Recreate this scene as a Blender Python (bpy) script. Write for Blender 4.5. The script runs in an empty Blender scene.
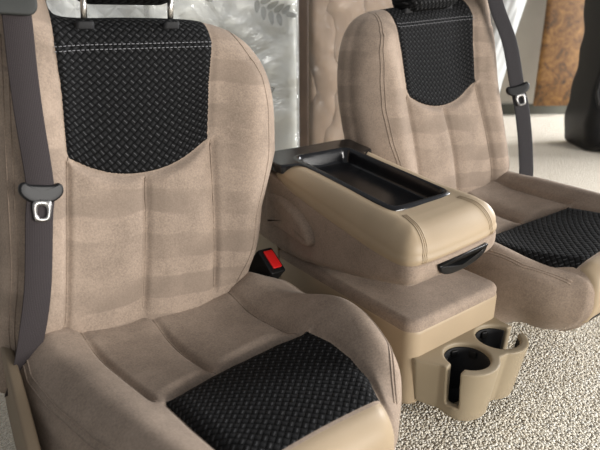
import bpy, bmesh, math, random
import numpy as np
from mathutils import Vector, Matrix
from mathutils.bvhtree import BVHTree

random.seed(7)
rng = np.random.default_rng(7)
C = bpy.context.scene.collection

# ------------------------------------------------------------------ materials
def new_mat(name):
    m = bpy.data.materials.new(name); m.use_nodes = True
    nt = m.node_tree
    b = nt.nodes['Principled BSDF']
    return m, nt, b

def lin(r, g, b):
    f = lambda c: (c/255/12.92) if c/255 <= .04045 else ((c/255+.055)/1.055)**2.4
    return (f(r), f(g), f(b), 1)

def N(nt, t, **kw):
    n = nt.nodes.new(t)
    for k, v in kw.items():
        if hasattr(n, k): setattr(n, k, v)
        else: n.inputs[k].default_value = v
    return n

def math_node(nt, op, a, b=None, c=None):
    n = nt.nodes.new('ShaderNodeMath'); n.operation = op
    for i, x in enumerate((a, b, c)):
        if x is None: continue
        if isinstance(x, (int, float)): n.inputs[i].default_value = x
        else: nt.links.new(x, n.inputs[i])
    return n.outputs[0]

def mix_col(nt, fac, a, b):
    n = nt.nodes.new('ShaderNodeMix'); n.data_type = 'RGBA'
    for s, x in ((n.inputs[0], fac), (n.inputs[6], a), (n.inputs[7], b)):
        if isinstance(x, (int, float, tuple)): s.default_value = x
        else: nt.links.new(x, s)
    return n.outputs[2]

def ramp(nt, fac, stops):
    n = nt.nodes.new('ShaderNodeValToRGB')
    e = n.color_ramp.elements
    while len(e) < len(stops): e.new(.5)
    for i, (p, c) in enumerate(stops): e[i].position = p; e[i].color = c
    nt.links.new(fac, n.inputs[0]); return n.outputs[0]

def bump(nt, b, h, strength, dist):
    n = nt.nodes.new('ShaderNodeBump'); n.inputs['Strength'].default_value = strength
    n.inputs['Distance'].default_value = dist
    nt.links.new(h, n.inputs['Height']); nt.links.new(n.outputs[0], b.inputs['Normal'])
    return n

def velour(name, col, banded=True):
    """plush seat cloth; soft-edged darker bands can run across it"""
    m, nt, b = new_mat(name)
    tc = N(nt, 'ShaderNodeTexCoord')
    big = N(nt, 'ShaderNodeTexNoise', Scale=9.0, Detail=4.0, Roughness=.6)
    fine = N(nt, 'ShaderNodeTexNoise', Scale=260.0, Detail=3.0, Roughness=.7)
    mid = N(nt, 'ShaderNodeTexNoise', Scale=38.0, Detail=5.0, Roughness=.7)
    for n in (big, fine, mid): nt.links.new(tc.outputs['Object'], n.inputs['Vector'])
    dark = tuple(c*.74 for c in col[:3])+(1,); light = tuple(min(1, c*1.24) for c in col[:3])+(1,)
    f = math_node(nt, 'ADD', math_node(nt, 'MULTIPLY', big.outputs[0], .35), math_node(nt, 'MULTIPLY', fine.outputs[0], .45))
    f = math_node(nt, 'ADD', f, math_node(nt, 'MULTIPLY', mid.outputs[0], .2))
    base = ramp(nt, f, [(.38, dark), (.62, light)])
    if banded:  # darker bands stacked over the height, strength varied by noise
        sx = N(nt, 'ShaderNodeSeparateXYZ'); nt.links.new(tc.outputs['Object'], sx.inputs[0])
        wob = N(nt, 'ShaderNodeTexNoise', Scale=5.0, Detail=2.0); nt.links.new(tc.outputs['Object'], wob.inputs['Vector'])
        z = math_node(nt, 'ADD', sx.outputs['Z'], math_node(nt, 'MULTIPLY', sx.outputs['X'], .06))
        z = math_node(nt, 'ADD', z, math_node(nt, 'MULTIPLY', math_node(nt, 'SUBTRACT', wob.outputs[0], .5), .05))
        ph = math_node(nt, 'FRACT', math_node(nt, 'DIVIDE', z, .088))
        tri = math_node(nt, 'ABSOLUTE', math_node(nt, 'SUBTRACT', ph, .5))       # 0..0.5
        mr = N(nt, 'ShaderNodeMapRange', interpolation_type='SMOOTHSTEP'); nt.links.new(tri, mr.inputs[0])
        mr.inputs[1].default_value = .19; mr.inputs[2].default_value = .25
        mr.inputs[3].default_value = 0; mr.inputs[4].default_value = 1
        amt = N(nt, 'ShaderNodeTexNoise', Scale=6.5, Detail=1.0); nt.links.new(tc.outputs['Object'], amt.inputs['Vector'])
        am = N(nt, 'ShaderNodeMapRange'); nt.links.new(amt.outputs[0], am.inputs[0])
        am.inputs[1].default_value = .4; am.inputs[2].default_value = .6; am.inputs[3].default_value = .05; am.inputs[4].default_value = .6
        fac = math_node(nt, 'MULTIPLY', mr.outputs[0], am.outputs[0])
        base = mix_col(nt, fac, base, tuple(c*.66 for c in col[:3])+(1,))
    nt.links.new(base, b.inputs['Base Color'])
    b.inputs['Roughness'].default_value = .95
    b.inputs['Specular IOR Level'].default_value = .1
    b.inputs['Sheen Weight'].default_value = .12
    b.inputs['Sheen Roughness'].default_value = .4
    b.inputs['Sheen Tint'].default_value = (1, .93, .84, 1)
    bump(nt, b, fine.outputs[0], .25, .002)
    return m

def weave(name, size):
    """black herringbone cloth laid on the surface's own UV map (metres)"""
    m, nt, b = new_mat(name)
    uv = N(nt, 'ShaderNodeUVMap'); s = N(nt, 'ShaderNodeSeparateXYZ'); nt.links.new(uv.outputs[0], s.inputs[0])
    k = .7071/size
    u = math_node(nt, 'MULTIPLY', math_node(nt, 'ADD', s.outputs[0], s.outputs[1]), k)
    v = math_node(nt, 'MULTIPLY', math_node(nt, 'SUBTRACT', s.outputs[0], s.outputs[1]), k)
    i = math_node(nt, 'FLOOR', u); j = math_node(nt, 'FLOOR', v)
    fu = math_node(nt, 'SUBTRACT', u, i); fv = math_node(nt, 'SUBTRACT', v, j)
    par = math_node(nt, 'FLOORED_MODULO', math_node(nt, 'ADD', i, j), 2.0)
    hor = math_node(nt, 'LESS_THAN', par, .5); ver = math_node(nt, 'SUBTRACT', 1.0, hor)
    al = math_node(nt, 'ADD', math_node(nt, 'MULTIPLY', fu, hor), math_node(nt, 'MULTIPLY', fv, ver))
    ac = math_node(nt, 'ADD', math_node(nt, 'MULTIPLY', fv, hor), math_node(nt, 'MULTIPLY', fu, ver))
    pc = math_node(nt, 'SINE', math_node(nt, 'MULTIPLY', ac, math.pi)); pa = math_node(nt, 'SINE', math_node(nt, 'MULTIPLY', al, math.pi))
    h = math_node(nt, 'MULTIPLY', math_node(nt, 'POWER', pc, .5), math_node(nt, 'POWER', pa, .25))
    # highlights on the yarns of one direction, painted into the colour as pale strokes
    edge = math_node(nt, 'MULTIPLY', math_node(nt, 'LESS_THAN', math_node(nt, 'ABSOLUTE', math_node(nt, 'SUBTRACT', ac, .62)), .075),
                     math_node(nt, 'LESS_THAN', math_node(nt, 'ABSOLUTE', math_node(nt, 'SUBTRACT', al, .5)), .36))
    edge = math_node(nt, 'MULTIPLY', edge, math_node(nt, 'ADD', math_node(nt, 'MULTIPLY', ver, .85), .15))
    tc = N(nt, 'ShaderNodeTexCoord'); no = N(nt, 'ShaderNodeTexNoise', Scale=300.0); nt.links.new(tc.outputs['Object'], no.inputs[0])
    base = mix_col(nt, math_node(nt, 'MULTIPLY', edge, math_node(nt, 'MULTIPLY', no.outputs[0], 1.1)), ramp(nt, h, [(.35, (.0025, .0026, .0028, 1)), (.9, (.0125, .0127, .0132, 1))]), (.095, .095, .098, 1))  # shade in the gaps between yarns is painted into the colour too
    nt.links.new(base, b.inputs['Base Color'])
    b.inputs['Roughness'].default_value = .85
    b.inputs['Specular IOR Level'].default_value = .12
    bump(nt, b, h, .8, .003)
    return m

def plastic(name, col, rough, bscale=None, bstr=.1, spec=.5, vary=.0):
    m, nt, b = new_mat(name)
    tc = N(nt, 'ShaderNodeTexCoord')
    no = N(nt, 'ShaderNodeTexNoise', Scale=bscale or 60.0, Detail=3.0); nt.links.new(tc.outputs['Object'], no.inputs[0])
    big = N(nt, 'ShaderNodeTexNoise', Scale=7.0, Detail=3.0); nt.links.new(tc.outputs['Object'], big.inputs[0])
    lo = tuple(c*(1-vary) for c in col[:3])+(1,); hi = tuple(min(1, c*(1+vary)) for c in col[:3])+(1,)
    nt.links.new(ramp(nt, big.outputs[0], [(.35, lo), (.65, hi)]), b.inputs['Base Color'])
    b.inputs['Roughness'].default_value = rough; b.inputs['Specular IOR Level'].default_value = spec
    if bscale: bump(nt, b, no.outputs[0], bstr, .001)
    return m

def metal(name, col, rough):
    m, nt, b = new_mat(name)
    tc = N(nt, 'ShaderNodeTexCoord'); no = N(nt, 'ShaderNodeTexNoise', Scale=80.0); nt.links.new(tc.outputs['Object'], no.inputs[0])
    r = N(nt, 'ShaderNodeMapRange'); nt.links.new(no.outputs[0], r.inputs[0]); r.inputs[3].default_value = rough*.7; r.inputs[4].default_value = rough*1.3
    nt.links.new(r.outputs[0], b.inputs['Roughness'])
    b.inputs['Base Color'].default_value = col; b.inputs['Metallic'].default_value = 1
    return m

def webbing(name, col):
    m, nt, b = new_mat(name)
    uv = N(nt, 'ShaderNodeUVMap')
    w = N(nt, 'ShaderNodeTexWave', Scale=260.0, Distortion=.6); w.bands_direction = 'Y'
    w2 = N(nt, 'ShaderNodeTexWave', Scale=110.0, Distortion=.3); w2.bands_direction = 'X'
    nt.links.new(uv.outputs[0], w.inputs[0]); nt.links.new(uv.outputs[0], w2.inputs[0])
    h = math_node(nt, 'ADD', w.outputs['Fac'], w2.outputs['Fac'])
    base = ramp(nt, math_node(nt, 'MULTIPLY', h, .5), [(.1, tuple(c*.75 for c in col[:3])+(1,)), (.9, tuple(c*1.2 for c in col[:3])+(1,))])
    nt.links.new(base, b.inputs['Base Color']); b.inputs['Roughness'].default_value = .75; b.inputs['Specular IOR Level'].default_value = .15
    b.inputs['Sheen Weight'].default_value = .03
    bump(nt, b, h, .35, .0006)
    return m

M = {}
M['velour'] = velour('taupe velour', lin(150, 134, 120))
M['velour_plain'] = velour('taupe velour plain', lin(150, 134, 120), False)
M['weave'] = weave('black basket-weave cloth', .0118)
M['vinyl'] = plastic('tan vinyl', lin(166, 147, 121), .5, 240.0, .12, .4, .04)
M['tan'] = plastic('tan moulded plastic', lin(150, 136, 113), .48, 500.0, .1, .4, .03)
M['black'] = plastic('black moulded plastic', (.006, .006, .0065, 1), .45, 300.0, .05, .3)
M['black_gloss'] = plastic('glossy black plastic', (.004, .004, .005, 1), .22, 200.0, .03, .5)
M['black_matte'] = plastic('matte black plastic', (.010, .010, .011, 1), .65, 300.0, .1, .3)
M['grey_plastic'] = plastic('dark grey plastic', lin(44, 46, 44), .65, 300.0, .1, .4)
M['belt_grey'] = webbing('grey webbing', lin(56, 51, 52))
M['belt_dark'] = webbing('charcoal webbing', lin(60, 58, 60))
M['red'] = plastic('red plastic', lin(215, 30, 30), .4, None, .1, .5)
M['steel'] = metal('steel', (.62, .60, .56, 1), .3)
M['chrome'] = metal('polished steel', (.36, .35, .34, 1), .42)
M['thread'] = plastic('grey thread', lin(125, 125, 128), .8, None)
M['thread_tan'] = plastic('tan thread', lin(186, 166, 142), .8, None)

# ------------------------------------------------------------------ object helpers
def tag(o, label=None, cat=None, group=None, kind=None):
    if label: o['label'] = label
    if cat: o['category'] = cat
    if group: o['group'] = group
    if kind: o['kind'] = kind
    return o

def empty(name, label, cat, mat4=None, group=None):
    o = bpy.data.objects.new(name, None); o.empty_display_size = .05; C.objects.link(o)
    if mat4 is not None: o.matrix_world = mat4
    return tag(o, label, cat, group)

def mesh_obj(name, V, F, mat, parent=None, uv=None, smooth=True):
    me = bpy.data.meshes.new(name)
    me.from_pydata([tuple(v) for v in V], [], [tuple(f) for f in F])
    bm = bmesh.new(); bm.from_mesh(me)
    bmesh.ops.recalc_face_normals(bm, faces=bm.faces); bm.to_mesh(me); bm.free()
    if uv is not None:
        l = me.uv_layers.new(name='UVMap'); uv = np.asarray(uv, float)
        idx = np.empty(len(me.loops), int); me.loops.foreach_get('vertex_index', idx)
        l.data.foreach_set('uv', uv[idx].ravel())
    me.polygons.foreach_set('use_smooth', [smooth]*len(me.polygons))
    me.materials.append(mat)
    o = bpy.data.objects.new(name, me); C.objects.link(o)
    if parent: o.parent = parent
    return o

def bvh(o):
    me = o.data
    return BVHTree.FromPolygons([v.co.copy() for v in me.vertices], [tuple(p.vertices) for p in me.polygons])

def spline(pts, n, closed=True):
    """centripetal-ish Catmull-Rom through pts, resampled to n points by length"""
    P = np.asarray(pts, float); m = len(P); out = []
    segs = m if closed else m-1
    for i in range(segs):
        if closed: a, b, c, d = P[i-1], P[i], P[(i+1) % m], P[(i+2) % m]
        else: a, b, c, d = P[max(i-1, 0)], P[i], P[i+1], P[min(i+2, m-1)]
        lb = np.linalg.norm(c-b)
        m1 = (c-a)/max(np.linalg.norm(b-a)+lb, 1e-9)*lb; m2 = (d-b)/max(np.linalg.norm(d-c)+lb, 1e-9)*lb
        for s in np.linspace(0, 1, 24, endpoint=False):
            h = (2*s**3-3*s**2+1, s**3-2*s**2+s, -2*s**3+3*s**2, s**3-s**2)
            out.append(h[0]*b+h[1]*m1+h[2]*c+h[3]*m2)
    out.append(P[0] if closed else P[-1]); out = np.array(out)
    L = np.concatenate([[0], np.cumsum(np.linalg.norm(np.diff(out, axis=0), axis=1))])
    q = np.linspace(0, L[-1], n, endpoint=not closed)
    return np.stack([np.interp(q, L, out[:, k]) for k in range(out.shape[1])], 1)

def rrect(hx, hy, r, n=10, cx=0, cy=0):
    out = []
    for sx, sy, a0 in ((1, 1, 0), (-1, 1, 90), (-1, -1, 180), (1, -1, 270)):
        for k in range(n+1):
            a = math.radians(a0+90*k/n)
            out.append((cx+sx*(hx-r)+r*math.cos(a), cy+sy*(hy-r)+r*math.sin(a)))
    return np.array(out)

def ccw(P):
    a = .5*np.sum(P[:, 0]*np.roll(P[:, 1], -1)-np.roll(P[:, 0], -1)*P[:, 1])
    return P if a > 0 else P[::-1]

def slab(P, w0, w1, r0, r1, mapf, rings=3, seg=6):
    """closed outline P (u, v) swept from w0 to w1 with rounded rims; mapf(u, v, w) -> xyz"""
    P = ccw(np.asarray(P, float)); n = len(P)
    T = np.roll(P, -1, 0)-np.roll(P, 1, 0); T /= np.linalg.norm(T, axis=1)[:, None]+1e-12
    Nn = np.stack([T[:, 1], -T[:, 0]], 1)
    lay = []
    for k in range(seg+1):
        a = math.pi/2*k/seg; lay.append((r0*(1-math.sin(a)), w0+r0*(1-math.cos(a))))
    for k in range(seg+1):
        a = math.pi/2*(1-k/seg); lay.append((r1*(1-math.sin(a)), w1-r1*(1-math.cos(a))))
    V = []; F = []; rowsP = []
    c = P.mean(0)
    def ring(Q, w): V.extend([mapf(q[0], q[1], w) for q in Q])
    Q0 = P-Nn*lay[0][0]; Q1 = P-Nn*lay[-1][0]
    rows = []
    for k in range(rings): rows.append((c+(Q0-c)*((k+.5)/(rings+.5)), lay[0][1]))
    rows += [(P-Nn*i, w) for i, w in lay]
    for k in reversed(range(rings)): rows.append((c+(Q1-c)*((k+.5)/(rings+.5)), lay[-1][1]))
    for Q, w in rows: ring(Q, w)
    for i in range(len(rows)-1):
        for j in range(n):
            j2 = (j+1) % n
            F.append((i*n+j, i*n+j2, (i+1)*n+j2, (i+1)*n+j))
    V.append(mapf(c[0], c[1], lay[0][1])); V.append(mapf(c[0], c[1], lay[-1][1]))
    b = len(rows)*n; e = (len(rows)-1)*n
    for j in range(n):
        F.append(((j+1) % n, j, b)); F.append((e+j, e+(j+1) % n, b+1))
    return V, F

def prism(P, w0, w1, mapf):
    P = ccw(np.asarray(P, float)); n = len(P)
    V = [mapf(p[0], p[1], w0) for p in P]+[mapf(p[0], p[1], w1) for p in P]
    return V, [tuple(reversed(range(n))), tuple(range(n, 2*n))]+[(j, (j+1) % n, n+(j+1) % n, n+j) for j in range(n)]

def tube(pts, r, seg=8, closed=False):
    P = [Vector(p) for p in pts]; V = []; F = []; n = len(P)
    up = Vector((0, 0, 1))
    for i, p in enumerate(P):
        t = (P[min(i+1, n-1)]-P[max(i-1, 0)])
        t = t.normalized() if t.length > 1e-9 else Vector((0, 0, 1))
        a = t.cross(up)
        if a.length < 1e-3: a = t.cross(Vector((1, 0, 0)))
        a.normalize(); b = t.cross(a)
        for k in range(seg):
            th = 2*math.pi*k/seg; V.append(p+r*(math.cos(th)*a+math.sin(th)*b))
    for i in range(n-1):
        for k in range(seg):
            k2 = (k+1) % seg; F.append((i*seg+k, i*seg+k2, (i+1)*seg+k2, (i+1)*seg+k))
    F.append(tuple(reversed(range(seg)))); F.append(tuple((n-1)*seg+k for k in range(seg)))
    return V, F

def merge(parts):
    V = []; F = []
    for v, f in parts:
        o = len(V); V.extend(v); F.extend([tuple(i+o for i in q) for q in f])
    return V, F

def ribbon(path, width_dirs, w, th):
    """flat strap: path points, a width direction at each, full width w, thickness th; returns V, F, uv"""
    V = []; F = []; UV = []; n = len(path); L = 0; cs = [(-.5, 0), (-.47, .5), (-.25, .5), (0, .5), (.25, .5), (.47, .5), (.5, 0), (.47, -.5), (0, -.5), (-.47, -.5)]
    for i in range(n):
        p = Vector(path[i]); t = Vector(path[min(i+1, n-1)])-Vector(path[max(i-1, 0)]); t.normalize()
        if i: L += (p-Vector(path[i-1])).length
        a = Vector(width_dirs[i]); a = (a-t*a.dot(t)).normalized(); nrm = a.cross(t)
        for x, y in cs: V.append(p+a*(x*w)+nrm*(y*th)); UV.append((x*w, L))
    m = len(cs)
    for i in range(n-1):
        for k in range(m):
            k2 = (k+1) % m; F.append((i*m+k, i*m+k2, (i+1)*m+k2, (i+1)*m+k))
    F.append(tuple(range(m))); F.append(tuple((n-1)*m+k for k in range(m)))
    return V, F, UV

def polar(P, centre, K, power=1.4):
    """rings of points from just off the centre out to the outline: array (K, n, 2)"""
    rho = 1-(1-np.linspace(0, 1, K+1)[1:])**power
    return centre+(P[None]-centre)*rho[:, None, None]

def dist_to(P, Q):
    out = np.full(len(Q), 9.0); A = P; B = np.roll(P, -1, 0)
    for i in range(0, len(Q), 4000):
        q = Q[i:i+4000, None]; ab = (B-A)[None]; t = np.clip(((q-A[None])*ab).sum(2)/((ab**2).sum(2)+1e-15), 0, 1)
        out[i:i+4000] = np.sqrt(((q-A[None]-t[..., None]*ab)**2).sum(2)).min(1)
    return out

def ring_faces(nr, n, centre_index=None, last=None):
    F = []
    for i in range(nr-1):
        for j in range(n):
            j2 = (j+1) % n; F.append((i*n+j, i*n+j2, (i+1)*n+j2, (i+1)*n+j))
    if centre_index is not None: F += [(centre_index, (j+1) % n, j) for j in range(n)]
    if last is not None: F += [(last, (nr-1)*n+j, (nr-1)*n+(j+1) % n) for j in range(n)]
    return F

def sm(x): x = np.clip(x, 0, 1); return x*x*(3-2*x)

def patch(name, tree, grid, mat, parent, off=.0015, mirror=1, uvscale=1):
    """grid[i][j] = (origin, direction): cloth laid on the surface hit by each ray, edges tucked in"""
    V = []; ni = len(grid); nj = len(grid[0])
    for i in range(ni):
        for j in range(nj):
            o, d = grid[i][j]; hit = tree.ray_cast(Vector(o), Vector(d).normalized())
            h, nn = hit[0], hit[1]
            if h is None: h, nn = Vector(o)+Vector(d), -Vector(d)
            if nn.dot(Vector(d)) > 0: nn = -nn
            e = min(i, ni-1-i, j, nj-1-j)
            V.append(h+nn*(off if e > 1 else (off*.7 if e == 1 else -.0012)))
    UV = np.zeros((ni*nj, 2)); A = np.array([tuple(v) for v in V]).reshape(ni, nj, 3)
    su = np.linalg.norm(np.diff(A, axis=1), axis=2); sv = np.linalg.norm(np.diff(A, axis=0), axis=2)
    mid = nj//2
    u = np.concatenate([np.zeros((ni, 1)), np.cumsum(su, 1)], 1); u -= u[:, mid:mid+1]
    vcol = np.concatenate([[0], np.cumsum(sv[:, mid])])
    UV[:, 0] = u.ravel(); UV[:, 1] = np.repeat(vcol, nj)
    F = [(i*nj+j, i*nj+j+1, (i+1)*nj+j+1, (i+1)*nj+j) for i in range(ni-1) for j in range(nj-1)]
    return mesh_obj(name, V, F, mat, parent, UV)

def drape(tree, rays, off):
    out = []
    for o, d in rays:
        h = tree.ray_cast(Vector(o), Vector(d).normalized())
        if h[0] is None: continue
        nn = h[1] if h[1].dot(Vector(d)) < 0 else -h[1]
        out.append(h[0]+nn*off)
    return out

def bake(o):
    """apply the modifiers of o to its mesh"""
    dg = bpy.context.evaluated_depsgraph_get(); dg.update()
    me = bpy.data.meshes.new_from_object(o.evaluated_get(dg)); o.modifiers.clear(); o.data = me
    me.polygons.foreach_set('use_smooth', [True]*len(me.polygons))
    return o

# ------------------------------------------------------------------ the truck seats
REC = .30                                    # recline: y = REC*(z-.30)
def plane_y(z): return REC*(z-.30)

BACK = [(.252, .20), (.272, .32), (.302, .42), (.312, .52), (.313, .61), (.309, .69), (.297, .75), (.272, .805), (.236, .846), (.188, .870), (.13, .880),
        (0, .884), (-.11, .884), (-.152, .892), (-.164, .915), (-.170, .965), (-.186, .997), (-.222, 1.008), (-.254, .990), (-.266, .93), (-.265, .80), (-.262, .66), (-.266, .5), (-.276, .36), (-.270, .20)]

def back_bulge(x, z):
    """how far the padding stands forward of the recline plane (x inboard-positive)"""
    bi = np.exp(-((x-.232)/.052)**2)*.040*sm((z-.28)/.12)*sm((.90-z)/.22)
    bo = np.exp(-((x+.205)/.058)**2)*.040*sm((z-.25)/.12)*(.55+.45*sm((.95-z)/.25))
    cen = np.exp(-(x/.19)**4)
    lum = .022*np.exp(-((z-.45)/.16)**2)*cen
    y = bi+bo+lum
    below = sm((.580+.052*np.clip(np.abs(x)/.15, 0, 1.3)**2.2-z)/.015)
    for xs, dpt, full in ((-.158+.03*(.6-.6), .013, False), (.0, .011, False), (.158, .013, False)):
        xx = xs+(.05*(z-.45) if xs < -.1 else (-.02*(z-.45) if xs > .1 else .04*(z-.45)))
        y = y-.010*np.exp(-((x-xx)/.0068)**2)*below*sm((z-.28)/.04)
    s1, s2, s3 = -.158+.05*(z-.45), .04*(z-.45), .158-.02*(z-.45)
    near_seam = np.minimum(np.minimum(np.abs(x-s1), np.abs(x-s2)), np.abs(x-s3))
    y = y+.010*below*sm((x-s1+.004)/.008)*sm((s3-x+.004)/.008)*(1-np.exp(-(near_seam/.028)**2))
    # groove round the black panel
    zb = .582+.052*np.clip(np.abs(x)/.15, 0, 1.3)**2.2
    hw = panel_half(z)
    side = np.exp(-((np.abs(x)-hw)/.006)**2)*sm((z-zb)/.01)
    bot = np.exp(-((z-zb)/.006)**2)*sm((hw-np.abs(x))/.01)
    y = y-.006*np.maximum(side, bot)
    return y

def panel_half(z):
    return np.interp(z, [.56, .63, .70, .75, .80, .84, .88, 1.1], [.149, .149, .153, .155, .160, .165, .165, .160])

def build_back(parent, m, name='backrest'):
    P = spline(BACK, 420); c = np.array([-.12, .56]); K = 105
    R = polar(P, c, K, 1.5); Q = R.reshape(-1, 2)
    d = dist_to(P, Q)
    rr = np.where(Q[:, 1] > .8, .062, .05); e = np.clip(d/rr, 0, 1); rnd = np.sqrt(1-(1-e)**2)
    rd = .058
    yf = plane_y(Q[:, 1])+rd*(1-rnd)-back_bulge(Q[:, 0], Q[:, 1])*rnd
    V = np.stack([m*Q[:, 0], yf, Q[:, 1]], 1)
    rows = [V]; n = len(P); T = .135
    for k in range(1, 11):
        s = k/10; w = 1+.018*math.sin(math.pi*s)
        X = c+(P-c)*w
        rows.append(np.stack([m*X[:, 0], plane_y(P[:, 1])+rd+(T-rd-.02)*s, X[:, 1]-.02*s*sm((P[:, 1]-.6)/.3)], 1))
    for k in range(1, 8):
        s = k/8; X = c+(P-c)*(1-s*.97)
        rows.append(np.stack([m*X[:, 0], plane_y(X[:, 1])+T-.02*(1-min(1, s*6)), X[:, 1]-.02*sm((P[:, 1]-.6)/.3)*(1-s)], 1))
    A = np.concatenate(rows); ci = len(A); A = np.concatenate([A, [[m*c[0], plane_y(c[1])-back_bulge(c[0:1], c[1:2])[0], c[1]], [m*c[0], plane_y(c[1])+T, c[1]]]])
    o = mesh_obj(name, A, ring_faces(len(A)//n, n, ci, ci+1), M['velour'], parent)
    return o

def cloth_panel(back, m, tree):
    """black herringbone panel, from its curved foot up the front and over the top of the backrest"""
    nj, n1, n2 = 70, 110, 34
    G = []
    za = .815
    for i in range(n1+n2):
        row = []
        for j in range(nj+1):
            a = -1+2*j/nj
            if i < n1:
                b = i/n1; x0 = a*.150; zb = .582+.052*abs(a)**2.2
                z = zb+(za-zb)*b; x = a*float(panel_half(z))
                row.append(((m*x, plane_y(z)-.3, z), (0, 1, 0)))
            else:
                ph = math.radians(125*(i-n1)/(n2-1)); zs = za+.07*min(1, (i-n1)/18); x = a*float(panel_half(zs))
                pv = Vector((m*x, plane_y(za)+.065, za))
                dr = Vector((0, math.cos(ph), -math.sin(ph)))
                row.append((pv-dr*.35, dr))
        G.append(row)
    return patch('cloth_panel', tree, G, M['weave'], back, .0015)

def stitch_row(tree, rays, parent, name, mat, r=.0009, dash=.0055, gap=.0035, off=.0018):
    pts = drape(tree, rays, off); parts = []; acc = 0; cur = []
    P = np.array([tuple(p) for p in pts]); L = np.concatenate([[0], np.cumsum(np.linalg.norm(np.diff(P, axis=0), axis=1))])
    s = 0
    while s+dash < L[-1]:
        q = np.linspace(s, s+dash, 4); parts.append(tube(np.stack([np.interp(q, L, P[:, k]) for k in range(3)], 1), r, 5)); s += dash+gap
    V, F = merge(parts)
    return mesh_obj(name, V, F, mat, parent)

def seam_bead(tree, rays, parent, name, mat, r=.0014, off=.0004):
    V, F = tube(drape(tree, rays, off), r, 6); return mesh_obj(name, V, F, mat, parent)

def build_cushion(parent, m, h, slope, zrear, front_drop, inb, tiltx=0):
    """cushion: x inboard-positive, t forward (local y = -t)"""
    OUT = [(-.280, -.06), (-.285, .08), (-.268, .20), (-.243, .32), (-.215, .42), (-.180, .50), (-.12, .545), (.0, .562), (.10, .558), (.18, .545),
           (.226, .510), (.278, .455), (.320, .37), (.354, .25), (.356, .12), (.322, -.04), (.17, -.09), (0, -.09), (-.16, -.09)]
    P = spline(OUT, 520); P[:, 0] = np.where(P[:, 0] > .2, .2+(P[:, 0]-.2)*inb, P[:, 0]); c = np.array([.02, .25]); K = 110
    Q = polar(P, c, K, 1.5).reshape(-1, 2); d = dist_to(P, Q)
    def H(x, t):
        z = h+slope*t+tiltx*m*x*sm((t+.05)/.2)+.026*np.exp(-(np.clip(t, 0, 1)/.07)**2)
        xl, xc, xr = -.168+.16*t, -.022+.16*t, .163+.15*t
        fr = sm((insert_rear(x)-t)/.035)
        bo = np.exp(-((x-(xl-.055))/.05)**2)*.024+np.exp(-((x-(xr+.055))/.05)**2)*.030+.058*sm((x-.185)/.12)*np.exp(-((t-.26)/.15)**2)*(1 if m > 0 else .4)+.012*sm((x-.13)/.1)*np.exp(-(t/.15)**2)
        dish = -.020*np.exp(-((x-xc)/.13)**4)*np.exp(-((t-.20)/.16)**2)
        z = z+bo+dish
        for xs in (xl, xc, xr): z = z-.012*np.exp(-((x-xs)/.0075)**2)*fr*(.4+.6*sm((t-.0)/.08))
        near_seam = np.minimum(np.minimum(np.abs(x-xl), np.abs(x-xr)), np.abs(x-xc))
        z = z+.011*fr*(.15+.85*sm((t-.02)/.10))*sm((x-xl+.004)/.008)*sm((xr-x+.004)/.008)*(1-np.exp(-(near_seam/.03)**2))
        tr = insert_rear(x)
        xl2, xr2 = insert_side(t)
        gr = np.exp(-((t-tr)/.006)**2)*sm((x-xl2)/.01)*sm((xr2-x)/.01)
        gs = np.maximum(np.exp(-((x-xl2)/.006)**2), np.exp(-((x-xr2)/.006)**2))*sm((t-tr)/.01)
        z = z-.007*np.maximum(gr, gs)
        z = z+.009*sm((t-tr)/.03)*sm((x-xl2)/.03)*sm((xr2-x)/.03)
        return z
    rr = .07; e = np.clip(d/rr, 0, 1); rnd = np.sqrt(1-(1-e)**2); rd = .062
    z = H(Q[:, 0], Q[:, 1])-rd*(1-rnd)
    rows = [np.stack([m*Q[:, 0], -Q[:, 1], z], 1)]; n = len(P)
    zt = H(P[:, 0], P[:, 1])-rd
    zb = zrear+(zt-front_drop-zrear)*sm((P[:, 1]-.15)/.38)
    for k in range(1, 13):
        s = k/12; w = (1+.030*math.sin(math.pi*s*.9)-.05*s**3-.24*s**2*sm((P[:, 1]-.30)/.15)*sm((P[:, 0]+.05)/.1))[:, None]
        X = c+(P-c)*w
        X[:, 0] -= .035*s*sm((-P[:, 0]-.10)/.08)*sm((P[:, 1]-.1)/.2)
        rows.append(np.stack([m*X[:, 0], -X[:, 1], zt+(zb-zt)*s], 1))
    for k in range(1, 5):
        s = k/5; X = c+(P-c)*(w*(1-.9*s))
        rows.append(np.stack([m*X[:, 0], -X[:, 1], zb-.004*min(1, s*4)], 1))
    A = np.concatenate(rows); ci = len(A)
    A = np.concatenate([A, [[m*c[0], -c[1], H(c[None, 0], c[None, 1])[0]], [m*c[0], -c[1], zb.mean()]]])
    return mesh_obj('seat_cushion', A, ring_faces(len(A)//n, n, ci, ci+1), M['velour_plain'], parent), H

def insert_rear(x): return np.interp(x, [-.14, -.11, -.05, .0, .05, .1, .15, .19, .215], [.325, .305, .272, .252, .238, .230, .232, .242, .256])
def insert_side(t):
    xl = np.interp(t, [.2, .30, .40, .50, .6], [-.112, -.106, -.100, -.088, -.08])
    xr = np.interp(t, [.2, .26, .32, .38, .44, .5, .6], [.205, .214, .221, .221, .212, .19, .175])
    return xl, xr

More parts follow.
